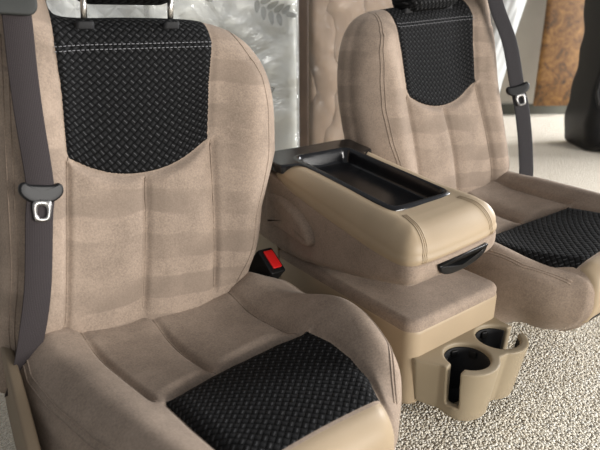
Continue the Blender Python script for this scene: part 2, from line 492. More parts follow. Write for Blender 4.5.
def cushion_insert(cush, m, tree, H):
    nj, n1, n2 = 72, 70, 26
    G = []; tp = .452
    for i in range(n1+n2):
        row = []
        for j in range(nj+1):
            a = j/nj; tp = .452+.028*(1-a)**2
            if i < n1:
                xa = -.108+a*(.212+.108); tr = float(insert_rear(xa)); t = tr+(tp-tr)*i/n1
                xl, xr = insert_side(t); x = float(xl+(xr-xl)*a)
                row.append(((m*x, -t, .8), (0, 0, -1)))
            else:
                ph = math.radians(30*(i-n1)/(n2-1)); t = tp+.06*(i-n1)/(n2-1)
                xl, xr = insert_side(t); x = float(xl+(xr-xl)*a)
                zp = float(H(np.array([x]), np.array([tp]))[0])-.085
                dr = Vector((0, math.sin(ph), -math.cos(ph)))
                row.append((Vector((m*x, -tp, zp))-dr*.3, dr))
        G.append(row)
    ins = patch('cloth_insert', tree, G, M['weave'], cush, .0016)
    # vinyl facing below the insert
    G = []; tp = .452
    for i in range(34):
        row = []
        for j in range(61):
            a = j/60
            tp = .452+.028*(1-a)**2; xl, xr = insert_side(.555); xl -= .03*(i/33)*0; x = float(xl-.012+(xr+.004-xl+.012)*a)
            zp = float(H(np.array([x]), np.array([tp]))[0])-.085
            if i < 12:
                ph = math.radians(30+60*i/12); o = Vector((m*x, -tp, zp)); dr = Vector((0, math.sin(ph), -math.cos(ph)))
            else:
                o = Vector((m*x, -tp, zp-.062*(i-12)/21)); dr = Vector((0, 1, 0))
            row.append((o-dr*.3, dr))
        G.append(row)
    patch('front_facing', tree, G, M['vinyl'], cush, .0022)
    return ins

def headrest(parent, m, xc, zc, yc, posts=True):
    P = rrect(.118, .075, .05, 12)
    ca, sa = math.cos(.29), math.sin(.29)
    def mp(u, v, w):
        bulge = 1-.10*(abs(v)/.075)**2
        yy = w*bulge; zz = v
        return (m*xc+u*(1-.0*v), yc+yy*ca+zz*sa, zc+zz*ca-yy*sa)
    V, F = slab(P, -.055, .055, .035, .035, mp, 6, 8)
    UV = [(v[0], v[2]) for v in V]
    h = mesh_obj('headrest', V, F, M['weave'], parent, UV)
    for s in (-1, 1):
        x = m*xc+s*.089
        top = Vector((x, yc, zc)); ln = zc-.882; bot = Vector((x, yc-ln*sa, zc-ln*ca))
        V, F = tube([bot, bot.lerp(top, .3), top], .0062, 14)
        p = mesh_obj('headrest_post', V, F, M['steel'], h); p['label'] = 'steel headrest post'
    return h

def truck_seat(m, root, h, slope, zrear, front_drop, belt, beltw, grey, guide, hr_z):
    inb = 1.0 if m > 0 else .62
    cush, H = build_cushion(root, m, h, slope, zrear, front_drop, inb, 0 if m > 0 else .155); ct = bvh(cush)
    ins = cushion_insert(cush, m, ct, H); ins['label'] = 'black woven insert across the front of the cushion'
    # double top-stitched seam along the outboard and inboard shoulders of the cushion
    for side, nm in ((-1, 'outboard'), (1, 'inboard')):
        for o2 in (0, .007):
            rays = []
            for t in np.linspace(0.0, .50, 60):
                x = (np.interp(t, [0, .08, .2, .32, .42, .5], [-.274, -.275, -.257, -.231, -.203, -.169])+o2) if side < 0 else (np.interp(t, [0, .1, .25, .4, .5], [.312, .343, .340, .295, .225])-o2)
                x = x if x < .2 else .2+(x-.2)*inb; rays.append((Vector((m*x, -t, .7)), (0, 0, -1)))
            seam_bead(ct, rays, cush, 'seam', M['velour_plain'], .0016, .0003)
    back = build_back(root, m); bt = bvh(back)
    pan = cloth_panel(back, m, bt); pan['label'] = 'black woven panel on the upper backrest'
    for zz in (.829, .838):
        rays = [((m*x, plane_y(zz)-.3, zz), (0, 1, 0)) for x in np.linspace(-.167, .168, 160)]
        stitch_row(bt, rays, back, 'stitching', M['thread'], off=.0030)
    # side seam beads down the front edges of both bolsters
    for xs in ((-.244, -.252), (.262, .270) if m < 0 else (.268,)):
        for x0 in xs:
            rays = []
            for z in np.linspace(.30, .86, 90):
                w = np.interp(z, [.30, .42, .52, .61, .69, .76, .86], [.235, .272, .290, .296, .294, .283, .235])/.296
                x = x0*w if x0 > 0 else x0+.002-.010*np.exp(-((z-.33)/.08)**2)
                rays.append(((m*x, plane_y(z)-.3, z), (0, 1, 0)))
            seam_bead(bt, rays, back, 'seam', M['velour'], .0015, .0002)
    for xs, sl in ((-.158, .05), (0, .04), (.158, -.02)):          # stitched channels
        rays = []
        for z in np.linspace(.31, .575 if xs == 0 else .635, 80):
            x = xs+sl*(z-.45); rays.append(((m*x, plane_y(z)-.3, z), (0, 1, 0)))
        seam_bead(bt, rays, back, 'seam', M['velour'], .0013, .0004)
    for xb, ks in ((-.168, .16), (-.022, .16), (.163, .15)):
        rays = []
        for t in np.linspace(.01, .36, 120):
            x = xb+ks*t
            if t > float(insert_rear(x))-.004: break
            rays.append(((m*x, -t, .8), (0, 0, -1)))
        seam_bead(ct, rays, cush, 'seam', M['velour_plain'], .0013, .0004)
    # post bezels on the top of the backrest
    hr = headrest(root, m, .005 if m < 0 else -.012, hr_z, .232+(hr_z-1.01)*.3)
    for s in (-1, 1):
        x = (-.005 if m < 0 else -.012)+s*.089
        hit = bt.ray_cast(Vector((x, .205, 1.3)), Vector((0, 0, -1)))
        z0 = hit[0].z if hit[0] else .89
        V, F = slab(rrect(.019, .012, .009, 6), z0-.014, z0+.002, .002, .003, lambda u, v, w: (x+u, .197+v-.003, w-.004*(v/.012)), 2, 3)
        bz = mesh_obj('post_bezel', V, F, M['black_matte'], back)
    # this seat back leans a little inwards on its hinge
    lean = .10 if m > 0 else .0
    for ob in [back, hr]+list(back.children)+list(hr.children):
        for v in ob.data.vertices:
            x, z = v.co.x, v.co.z
            v.co.x = x+(lean*(z-.60)+(.22)*max(0, x-.15)*float(np.clip((z-.46)/.12, 0, 1)) if m > 0 else .10*max(0, z-.62)-.05*max(0, -x-.2)+.22*max(0, x-.14)); v.co.z = z+.06*x+(.22*max(0, -x-.15)*float(np.clip((z-.7)/.12, 0, 1)) if m < 0 else 0)-.010*float(np.clip((z-.7)/.15, 0, 1))
    # belt guide at the top of the shoulder
    gx, gz, ghx, ghz = guide
    def gm(u, v, w): return (m*(gx+u), plane_y(gz+v)-.052+w, gz+v)
    V, F = slab(rrect(ghx, ghz, .02, 8), -.012, .055, .006, .006, gm, 3, 4)
    g = mesh_obj('belt_guide', V, F, M['grey_plastic'], root); g['label'] = 'dark grey belt guide on the raised shoulder'
    # belt
    path = spline(belt, 90, False); wd = spline(beltw, 90, False)
    path = [(m*p[0], p[1], p[2]) for p in path]; wd = [(m*p[0], p[1], p[2]) for p in wd]
    V, F, UV = ribbon(path, wd, .0475, .0016)
    b = mesh_obj('seat_belt', V, F, M['belt_grey'] if grey else M['belt_dark'], root, UV)
    return cush, back, hr, b, path, wd

def latch(belt, path, wd, z, scale=1.0, dark=True):
    i = min(range(len(path)), key=lambda k: abs(path[k][2]-z))
    p = Vector(path[i]); t = (Vector(path[i-1])-Vector(path[i+1])).normalized()      # up along the strap
    a = Vector(wd[i]); a = (a-t*a.dot(t)).normalized(); n = a.cross(t)
    if n.y > 0: n = -n
    def fr(u, v, w): return tuple(p+a*u*scale+t*v*scale+n*(w*scale))
    out = [(-.037, .004), (-.036, .017), (-.028, .022), (-.02, .018), (.02, .018), (.028, .022), (.036, .017), (.037, .004), (.030, -.006), (.016, -.014), (-.016, -.014), (-.030, -.006)]
    V, F = slab(spline(out, 60), -.006, .0085, .004, .004, fr, 3, 4)
    h = mesh_obj('latch_housing', V, F, M['black'], belt); h['label'] = 'black plastic latch housing on the belt'
    outer = [(-.014, -.012), (.014, -.012), (.0135, -.043), (.009, -.048), (-.009, -.048), (-.0135, -.043)]
    inner = [(-.0065, -.022), (.0065, -.022), (.0065, -.040), (-.0065, -.040)]
    O = spline(outer, 48); I = spline(inner, 48)
    O = ccw(O); I = ccw(I)
    # align starts by angle
    c = np.array([0, -.03])
    def order(Q):
        an = np.arctan2(Q[:, 1]-c[1], Q[:, 0]-c[0]); k = int(np.argmin(an)); return np.roll(Q, -k, 0)
    O, I = order(O), order(I); V = []; n_ = len(O)
    for Q, w in ((O, .0065), (O, .0085), (I, .0085), (I, .0065)):
        V += [fr(q[0], q[1], w) for q in Q]
    F = []
    for r_ in range(4):
        for j in range(n_):
            j2 = (j+1) % n_; r2 = (r_+1) % 4; F.append((r_*n_+j, r_*n_+j2, r2*n_+j2, r2*n_+j))
    k = mesh_obj('metal_tongue', V, F, M['chrome'], belt); k['label'] = 'bright metal tongue with a rectangular slot'

RN = Matrix(((0.996935, 0.035013, 0.069961, -0.550124), (-0.030610, 0.997541, -0.063044, -0.065661), (-0.071996, 0.060709, 0.995556, -0.037211), (0, 0, 0, 1)))
near = empty('truck_seat', 'nearest taupe velour truck seat, on the left, with a wide black woven backrest panel', 'car seat', RN, 'truck seats')
belt_path = [(-.203, .155, .94), (-.202, .124, .878), (-.205, .098, .79), (-.206, .074, .71), (-.205, .034, .582), (-.213, .022, .54), (-.234, -.016, .41), (-.257, -.042, .325), (-.272, -.040, .27), (-.288, .0, .19)]
belt_w = [(1, 0, 0)]*6+[(1, .03, .05), (1, .15, .12), (1, .2, .15), (1, .3, .1)]
cu, ba, hr, be, pth, wds = truck_seat(1, near, .268, .17, .115, .055, belt_path, belt_w, True, (-.214, .925, .046, .052), .989)
latch(be, pth, wds, .572)

RF = Matrix.Translation((.4853, -.0580, 0))
far = empty('truck_seat', 'farther taupe velour truck seat, on the right beyond the armrest console', 'car seat', RF, 'truck seats')
fb = [(-.232, .12, .97), (-.236, .105, .885), (-.252, .045, .76), (-.260, .003, .63), (-.266, -.025, .55), (-.272, -.057, .41), (-.262, -.075, .31), (-.262, -.04, .22)]
fw_ = [(.80, .6, 0)]*8
cu2, ba2, hr2, be2, pth2, wds2 = truck_seat(-1, far, .292, .074, .062, .150, fb, fw_, False, (-.225, .955, .045, .040), 0.938)
cu2.location.x = .014
latch(be2, pth2, wds2, .615)

# seat feet / base pans and the side shield
def base_pan(root, m, x0, x1, y0, y1, ztop):
    inv = root.matrix_world.inverted()
    P = rrect((x1-x0)/2, (y1-y0)/2, .03, 6, (x0+x1)/2, (y0+y1)/2)
    V, F = slab(P, 0, 1, .0, .0, lambda u, v, w: tuple((inv @ Vector((*(root.matrix_world @ Vector((m*u, v, 0))).xy, .001))) if w < .5 else Vector((m*u, v, ztop))), 2, 1)
    o = mesh_obj('seat_base', V, F, M['black_matte'], root); o['label'] = 'black seat base under the cushion'
base_pan(near, 1, -.262, .18, -.44, .06, .16)
base_pan(far, -1, -.20, .13, -.22, .08, .13)

# plastic side shield on the outboard side of the near seat
V, F = slab(spline([(.08, .10), (.06, .27), (-.05, .285), (-.20, .262), (-.36, .20), (-.40, .12), (-.30, .06), (-.05, .06)], 80), -.020, 0, .006, .006, lambda u, v, w: (-.284+w, u, v), 4, 4)
M['shield'] = plastic('brown-grey plastic', lin(122, 107, 88), .55, 400.0, .1, .3, .03)
o = mesh_obj('side_shield', V, F, M['shield'], near); o['label'] = 'brown plastic side shield'

# belt buckle between the near seat and the console
bk = Matrix.Translation((.296, .048, .312)) @ Matrix.Rotation(math.radians(32), 4, 'X') @ Matrix.Rotation(math.radians(10), 4, 'Y') @ Matrix.Rotation(math.radians(8), 4, 'Z')
def bkm(u, v, w): return tuple(bk @ Vector((u, v, w)))
V, F = slab(rrect(.025, .037, .006, 6), -.105, .035, .003, .004, bkm, 3, 4)
buck = mesh_obj('belt_buckle', V, F, M['black'], near); buck['label'] = 'black belt buckle with a red release button'
V, F = slab(rrect(.015, .026, .004, 6, .003, .002), .033, .0385, .001, .002, bkm, 2, 3)
o = mesh_obj('release_button', V, F, M['red'], buck); o['label'] = 'red release button'

# ------------------------------------------------------------------ centre console
con = empty('center_console', 'taupe centre console with folded armrest and tan cup holder between the two truck seats', 'console', Matrix.Translation((0, 0, 0)))
# lower body of vinyl and the velour cushion on it
V, F = slab(rrect(.154, .265, .03, 8, .016, -.193), .045, .238, .01, .012, lambda u, v, w: (u, v, w), 3, 4)
body = mesh_obj('console_body', V, F, M['vinyl'], con); body['label'] = 'tan vinyl front and sides of the console'
def ctop(u, v, w):
    k = max(0, 1-(u/.15)**2)*max(0, 1-((v+.193)/.26)**2)
    g = -.004*math.exp(-((u-.045)/.008)**2) if w > .25 else 0
    return (u, v, w+(.010*k+g if w > .235 else 0))
V, F = slab(rrect(.153, .263, .03, 12, .016, -.193), .220, .257, .004, .014, ctop, 26, 6)
ccush = mesh_obj('console_cushion', V, F, M['velour_plain'], con)
ctree = bvh(ccush)
# armrest: folded seat back
def plan_solid(P, c, ztop, zbot, rt, dt, rb, db, K=70, nb=12, power=1.5, bulge=.0):
    """plan outline P with a top and an underside, both rounded over at the rim"""
    Q = polar(P, c, K, power).reshape(-1, 2); d = dist_to(P, Q); n = len(P)
    f = lambda dd, r: np.sqrt(1-(1-np.clip(dd/r, 0, 1))**2)
    dtv = dt(Q[:, 1]) if callable(dt) else dt
    A = [np.stack([Q[:, 0], Q[:, 1], ztop(Q[:, 0], Q[:, 1])-dtv*(1-f(d, rt))], 1)]
    dtp = dt(P[:, 1]) if callable(dt) else dt
    z0 = ztop(P[:, 0], P[:, 1])-dtp; z1 = zbot(P[:, 0], P[:, 1])+db
    for k in range(1, 7):
        q = k/6; w = P+(P-c)*bulge*math.sin(math.pi*q); A.append(np.stack([w[:, 0], w[:, 1], z0+(z1-z0)*q], 1))
    Q2 = polar(P, c, nb, 2.2)[::-1][1:].reshape(-1, 2); d2 = dist_to(P, Q2)
    A.append(np.stack([Q2[:, 0], Q2[:, 1], zbot(Q2[:, 0], Q2[:, 1])+db*(1-f(d2, rb))], 1))
    A = np.concatenate(A); ci = len(A)
    A = np.concatenate([A, [[c[0], c[1], ztop(c[None, 0], c[None, 1])[0]], [c[0], c[1], zbot(c[None, 0], c[None, 1])[0]]]])
    return A, ring_faces(ci//n, n, ci, ci+1)
def tilt_x(x, y): return .014*sm((-y-.25)/.2)*(x/.15+1)*.5
def tray_sd(x, y, hx, y0, y1, r):
    ax, ay = np.abs(x)-hx+r, np.abs(y-(y0+y1)/2)-abs(y1-y0)/2+r
    return np.sqrt(np.maximum(ax, 0)**2+np.maximum(ay, 0)**2)+np.minimum(np.maximum(ax, ay), 0)-r
def seam_z(y): return np.interp(-y, [-.06, .0, .07, .19, .32, .40, .45], [.482, .468, .445, .422, .400, .390, .388])
def under_z(y): return np.interp(-y, [-.06, .0, .07, .15, .23, .30, .39, .43, .46], [.262, .252, .250, .262, .278, .292, .314, .322, .330])
AO = spline([(.148, .13), (.150, -.1), (.150, -.30), (.149, -.405), (.140, -.437), (.115, -.450), (0, -.456), (-.115, -.450), (-.138, -.437), (-.147, -.405), (-.150, -.30), (-.150, -.1), (-.148, .13), (0, .136)], 260)
A, F = plan_solid(AO, np.array([0, -.2]), lambda x, y: seam_z(y)+tilt_x(x, y)-.004-.05*sm((.11-np.abs(x))/.03)*sm((y+.39)/.03), lambda x, y: under_z(y)+tilt_x(x, y), .012, .006, .05, .035)
arm = mesh_obj('armrest', A, F, M['velour_plain'], con); arm['label'] = 'folded down armrest in taupe velour'
PO = spline([(.150, .01), (.1515, -.1), (.1515, -.30), (.151, -.392), (.143, -.430), (.118, -.445), (0, -.451), (-.118, -.445), (-.141, -.430), (-.149, -.392), (-.1515, -.30), (-.1515, -.1), (-.150, .01), (-.12, .02), (0, .02), (.12, .02)], 300)
def pad_top(x, y):
    z = np.interp(-y, [-.03, .0, .1, .2, .33, .38, .42, .46], [.497, .497, .488, .478, .463, .456, .447, .436])+tilt_x(x, y)
    z = z+.004*np.exp(-((np.abs(x)-.125)/.03)**2)
    return z-.045*sm((.0-tray_sd(x, y, .094, -.342, .03, .02))/.008)
A, F = plan_solid(PO, np.array([0, -.2]), pad_top, lambda x, y: seam_z(y)+tilt_x(x, y)-.012, .050, lambda y: np.interp(-y, [-.02, .1, .3, .4, .46], [.02, .032, .046, .050, .040]), .01, .006, K=110, bulge=.012)
pad = mesh_obj('armrest_pad', A, F, M['vinyl'], arm); pad['label'] = 'tan vinyl pad on the armrest'
ptree = bvh(pad)
for sx in (-1, 1):
    for o2 in (0, .005, .010):
        rays = []
        for k in range(40):
            a_ = math.radians(-8+112*k/39); x = sx*(.092+.022*(k/39)-o2)
            pv = Vector((x, -.375, .405)); dr = Vector((0, math.sin(a_), -math.cos(a_))); rays.append((pv-dr*.3, dr))
        V, F = tube(drape(ptree, rays, .0001), .0012 if o2 else .0016, 6)
        mesh_obj('piping', V, F, M['vinyl'], pad)
# black tray with a wide rear flange
OT = np.array([(.147, .085), (.150, .03), (.150, -.012), (.140, -.022), (.112, -.028), (.104, -.05), (.102, -.20), (.100, -.325), (.088, -.345), (0, -.349), (-.088, -.345), (-.100, -.325), (-.102, -.20), (-.104, -.05), (-.112, -.028), (-.140, -.022), (-.158, -.012), (-.158, .03), (-.155, .085), (0, .09)])
P = spline(OT, 300); c0 = np.array([0, -.10]); Q = polar(P, c0, 70, 1.25).reshape(-1, 2); d = dist_to(P, Q)
px_, py_ = np.abs(Q[:, 0])-.066, np.abs(Q[:, 1]+.158)-.158
sd = np.sqrt(np.maximum(px_, 0)**2+np.maximum(py_, 0)**2)+np.minimum(np.maximum(px_, py_), 0)-.018
zz = .497+.100*Q[:, 1]+.006*np.sqrt(1-(1-np.clip(d/.008, 0, 1))**2)-.036*sm((.004-sd)/.012)+.002*np.exp(-((sd-.007)/.004)**2)
A = np.stack([Q[:, 0], Q[:, 1], zz], 1); n = len(P)
low = np.stack([P[:, 0], P[:, 1], .497+.100*P[:, 1]-.014], 1)
A = np.concatenate([A, low]); ci = len(A); A = np.concatenate([A, [[0, -.10, .497-.0105-.036+.006]]])
tray = mesh_obj('storage_tray', A, ring_faces(len(A[:-1])//n, n, ci), M['black_gloss'], arm); tray['label'] = 'glossy black tray sunk in the armrest'
V, F = slab(spline([(.15, .06), (.15, .30), (.11, .36), (.06, .34), (.03, .24), (.03, .06)], 60), -.012, .012, .004, .004, lambda u, v, w: (-.128+w, u, v), 3, 3)
mesh_obj('hinge_bracket', V, F, M['tan'], con)
# pivot cover on the near side of the armrest
pc = [(.05, .415), (.0, .425), (-.06, .412), (-.115, .385), (-.140, .360), (-.145, .335), (-.12, .318), (-.06, .325), (.0, .33), (.05, .33)]
V, F = slab(spline(pc, 90), -.026, 0, .020, .004, lambda u, v, w: (-.142+w, u, v), 6, 8)
mesh_obj('pivot_cover', V, F, M['velour_plain'], arm)
# half-moon latch pull on the front of the armrest
hm = [(-.076, .374)]+[(.002+.076*math.cos(a)*-1, .374-.040*math.sin(a)**.9) for a in np.linspace(.05, math.pi-.05, 30)]+[(.080, .376)]
V, F = slab(np.array(hm), -.012, .010, .003, .003, lambda u, v, w: (u, -.4555+w*.6+.009*((.374-v)/.04)**2, v+.012*(u/.148+1)*.5), 3, 3)
o = mesh_obj('latch_pull', V, F, M['black'], arm); o['label'] = 'black half-moon latch pull under the front of the pad'

# cup holder on the front of the console
c1 = (-.026, -.518); c2 = (.090, -.511); RO = .061; RI = .0500
ztop = .172; zbot = .038
th = np.linspace(0, 2*math.pi, 56, endpoint=False)
outl = [(-.128, -.450), (-.128, -.462), (-.098, -.505)]
for a in np.linspace(math.radians(200), math.radians(318), 22): outl.append((c1[0]+(RO+.008)*math.cos(a), c1[1]+(RO+.006)*math.sin(a)))
for a in np.linspace(math.radians(232), math.radians(372), 22): outl.append((c2[0]+(RO+.004)*math.cos(a), c2[1]+(RO+.006)*math.sin(a)))
outl += [(.155, -.466), (.158, -.450)]
def chm(u, v, w):
    tp = (w-zbot)/(ztop-zbot); k = .90+.10*tp
    return (.02+(u-.02)*k, -.450+(v+.450)*(.86+.14*tp), w+.022*(1-tp)*(1-min(1, max(0, (-.450-v)/.11))))
V, F = prism(np.array(outl), zbot, ztop, chm)
hold = mesh_obj('cup_holder', V, F, M['tan'], con); hold['label'] = 'tan plastic double cup holder with black wells'
def wk(w): return .80+.20*min(1, (w-zbot)/(ztop-zbot))
cutters = []
for (cx, cy), slot in ((c1, (math.radians(193), .014)), (c2, (math.radians(-8), .014))):
    ring = np.stack([cx+RI*np.cos(th), cy+RI*np.sin(th)], 1)
    V, F = prism(ring, zbot+.012, ztop+.02, lambda u, v, w: (cx+(u-cx)*wk(w), cy+.006*(1-wk(w))/.2+(v-cy)*wk(w), w)); cutters.append(mesh_obj('c', V, F, M['tan']))
    a, hw = slot; dx, dy = math.cos(a), math.sin(a)
    sp = [(cx+dx*s-dy*q, cy+dy*s+dx*q) for s, q in ((0, -hw), (.09, -hw), (.09, hw), (0, hw))]
    V, F = prism(np.array(sp), zbot+.036, ztop+.05, lambda u, v, w: (u, v, w)); cutters.append(mesh_obj('c', V, F, M['tan'], smooth=False))
for cobj in cutters:
    md = hold.modifiers.new('b', 'BOOLEAN'); md.operation = 'DIFFERENCE'; md.object = cobj; md.solver = 'EXACT'
bake(hold); md = hold.modifiers.new('r', 'REMESH'); md.mode = 'VOXEL'; md.voxel_size = .0016
md = hold.modifiers.new('s', 'SMOOTH'); md.factor = .5; md.iterations = 34
bake(hold)
if not hold.data.materials: hold.data.materials.append(M['tan'])
for cobj in cutters: bpy.data.objects.remove(cobj)
for cx, cy in (c1, c2):       # black liners
    V = []; prof = [(RI-.0035, ztop-.012), (RI-.0008, ztop-.010), (RI-.0006, ztop-.020), (RI-.002, zbot+.0135), (RI-.006, zbot+.0125), (.0005, zbot+.0125), (.0005, zbot+.015), (RI-.007, zbot+.015), (RI-.0045, zbot+.018)]
    prof = [(r_*wk(z_)*.99, z_) for r_, z_ in prof]
    slot = 193 if cx < 0 else 352
    seg = 60; a0 = math.radians(slot+24); a1 = math.radians(slot-24+360)
    for i in range(seg+1):
        a = a0+(a1-a0)*i/seg
        V += [(cx+r_*math.cos(a), cy+.006*(1-wk(z_))/.2+r_*math.sin(a), z_) for r_, z_ in prof]
    mpr = len(prof); F = [(i*mpr+k, i*mpr+(k+1) % mpr, (i+1)*mpr+(k+1) % mpr, (i+1)*mpr+k) for i in range(seg) for k in range(mpr)]
    F += [tuple(range(mpr)), tuple(seg*mpr+k for k in range(mpr))]
    l = mesh_obj('cup_liner', V, F, M['black_matte'], hold); l['label'] = 'black liner of a cup well'
    for a in (75, 135, 20):   # rubber grip tabs
        ar = math.radians(a)
        if cx > 0 and a == 20: ar = math.radians(250)
        V, F = slab(rrect(.009, .008, .004, 5), -.006, .004, .002, .002,
                    lambda u, v, w: (cx+(RI-.004+w)*math.cos(ar)-u*math.sin(ar), cy+(RI-.004+w)*math.sin(ar)+u*math.cos(ar), ztop-.022+v), 2, 3)
        mesh_obj('grip_tab', V, F, M['black'], hold)

# black floor mount at the front corner of the far seat
V1 = slab(rrect(.05, .17, .01, 5, -.085, -.345), .13, .165, .004, .006, lambda u, v, w: (u, v, w), 2, 3)
V2 = slab(rrect(.030, .02, .006, 5, -.085, -.505), .155, .205, .004, .004, lambda u, v, w: (u, v, w), 2, 3)
V, F = merge([V1, V2]); o = mesh_obj('seat_mount', V, F, M['black'], far); o['label'] = 'black mounting foot under the front edge'

# ------------------------------------------------------------------ floor
def carpet_mat(name, tuft):
    m, nt, b = new_mat(name)
    tc = N(nt, 'ShaderNodeTexCoord')
    n1 = N(nt, 'ShaderNodeTexNoise', Scale=150.0, Detail=4.0, Roughness=.7); n2 = N(nt, 'ShaderNodeTexNoise', Scale=3.0, Detail=3.0); v = N(nt, 'ShaderNodeTexVoronoi', Scale=190.0)
    for q in (n1, n2, v): nt.links.new(tc.outputs['Object'], q.inputs['Vector'])
    if tuft:
        g = N(nt, 'ShaderNodeNewGeometry')
        f = g.outputs['Random Per Island']
        base = ramp(nt, f, [(0, lin(216, 208, 190)), (.5, lin(240, 234, 219)), (.85, lin(247, 243, 231)), (1, lin(250, 247, 240))])
    else:
        base = ramp(nt, n1.outputs[0], [(.3, lin(196, 184, 164)), (.5, lin(224, 213, 194)), (.7, lin(240, 231, 214))])
    base = mix_col(nt, math_node(nt, 'MULTIPLY', n2.outputs[0], .14), base, lin(206, 194, 172))
    nt.links.new(base, b.inputs['Base Color']); b.inputs['Roughness'].default_value = .95; b.inputs['Specular IOR Level'].default_value = .1
    b.inputs['Sheen Weight'].default_value = .4; b.inputs['Sheen Roughness'].default_value = .5
    if not tuft: bump(nt, b, v.outputs['Distance'], .7, .010)
    return m
M['carpet'] = carpet_mat('beige carpet', False); M['tuft'] = carpet_mat('beige carpet tufts', True)
fl = mesh_obj('floor', [(-6, -5, 0), (9, -5, 0), (9, 8, 0), (-6, 8, 0)], [(0, 1, 2, 3)], M['carpet'], smooth=False); tag(fl, 'cream carpeted floor', 'floor', kind='structure')
# pile in the near part: twisted little loops
xs = np.arange(-1.25, 1.60, .0052); ys = np.arange(-1.30, -.16, .0052)
X, Y = np.meshgrid(xs, ys); pts = np.stack([X.ravel(), Y.ravel()], 1); pts = pts+rng.uniform(-.0026, .0026, pts.shape)
u = (pts[:, 0]*.40+(pts[:, 1]+.50)); keep = np.hypot((pts[:, 0]-.15)/1.42, (pts[:, 1]+.70)/.62) < 1+.05*np.sin(9*np.arctan2(pts[:, 1]+.7, pts[:, 0]-.15))+rng.normal(0, .03, len(pts))
for rt_, m_, x0_, x1_, y0_, y1_ in ((near, 1, -.262, .18, -.44, .06), (far, -1, -.20, .13, -.22, .08)):
    L_ = pts-np.array(rt_.matrix_world.translation)[:2]; lx = m_*L_[:, 0]
    keep &= ~((lx > x0_-.03) & (lx < x1_+.03) & (L_[:, 1] > y0_-.03) & (L_[:, 1] < y1_+.03))
pts = pts[keep]; k = len(pts)
oct_ = np.array([(1, 0, 0), (0, 1, 0), (-1, 0, 0), (0, -1, 0), (.6, .6, .9), (-.6, .6, .9), (-.6, -.6, .9), (.6, -.6, .9), (0, 0, 1.5), (0, 0, -1)])
of = [(0, 1, 4), (1, 5, 4), (1, 2, 5), (2, 6, 5), (2, 3, 6), (3, 7, 6), (3, 0, 7), (0, 4, 7), (4, 5, 8), (5, 6, 8), (6, 7, 8), (7, 4, 8)]
ang = rng.uniform(0, 6.28, k); sz = rng.uniform(.0022, .0037, k); hz = rng.uniform(.0012, .0026, k); tilt = rng.uniform(-.5, .5, (k, 2))
ca, sa = np.cos(ang), np.sin(ang); el = rng.uniform(.75, 1.5, k)
vx = oct_[None, :, 0]*sz[:, None]*el[:, None]; vy = oct_[None, :, 1]*sz[:, None]; vz = oct_[None, :, 2]*hz[:, None]
wx = vx*ca[:, None]-vy*sa[:, None]+vz*tilt[:, :1]; wy = vx*sa[:, None]+vy*ca[:, None]+vz*tilt[:, 1:]
VV = np.stack([wx+pts[:, :1], wy+pts[:, 1:], vz+.002], 2).reshape(-1, 3)
FF = (np.array(of)[None]+(np.arange(k)*10)[:, None, None]).reshape(-1, 3)
me = bpy.data.meshes.new('carpet_pile'); me.vertices.add(len(VV)); me.vertices.foreach_set('co', VV.ravel())
me.loops.add(FF.size); me.loops.foreach_set('vertex_index', FF.ravel()); me.polygons.add(len(FF))
me.polygons.foreach_set('loop_start', np.arange(0, FF.size, 3)); me.polygons.foreach_set('loop_total', np.full(len(FF), 3))
me.update(); me.validate(); me.polygons.foreach_set('use_smooth', [True]*len(me.polygons)); me.materials.append(M['tuft'])
o = bpy.data.objects.new('carpet_pile', me); C.objects.link(o); tag(o, 'cream twisted carpet pile around the seats', 'carpet', kind='stuff')

# ------------------------------------------------------------------ the room behind (its axes are turned from the seats')
AZ = math.radians(36.04); eyeXY = Vector((-.8832, -1.0918))
Fd = Vector((math.sin(AZ), math.cos(AZ))); Rd = Vector((math.cos(AZ), -math.sin(AZ)))
def room(r, d, z): p = eyeXY+Rd*r+Fd*d; return (p.x, p.y, z)

def simple(name, col, rough, **kw): return plastic(name, col, rough, **kw)
M['wall'] = plastic('painted wall', lin(190, 184, 172), .8, 60.0, .1, .2, .03)
M['skirting'] = plastic('grey skirting paint', lin(92, 92, 84), .6, 40.0, .1, .3, .05)
D = 4.75
def wallbox(name, r0, r1, d0, d1, z0, z1, mat, label):
    V = [room(r, d, z) for z in (z0, z1) for r, d in ((r0, d0), (r1, d0), (r1, d1), (r0, d1))]
    F = [(0, 1, 2, 3), (4, 5, 6, 7), (0, 1, 5, 4), (1, 2, 6, 5), (2, 3, 7, 6), (3, 0, 4, 7)]
    o = mesh_obj(name, V, F, mat, smooth=False); tag(o, label, 'wall', kind='structure'); return o
wallbox('wall_back', -4.5, 5.5, D+.06, D+.16, 0, 2.5, M['wall'], 'pale back wall behind the mattresses')
wallbox('baseboard_back', -4.5, 5.5, D+.035, D+.06, 0, .09, M['skirting'], 'grey baseboard along the back wall')

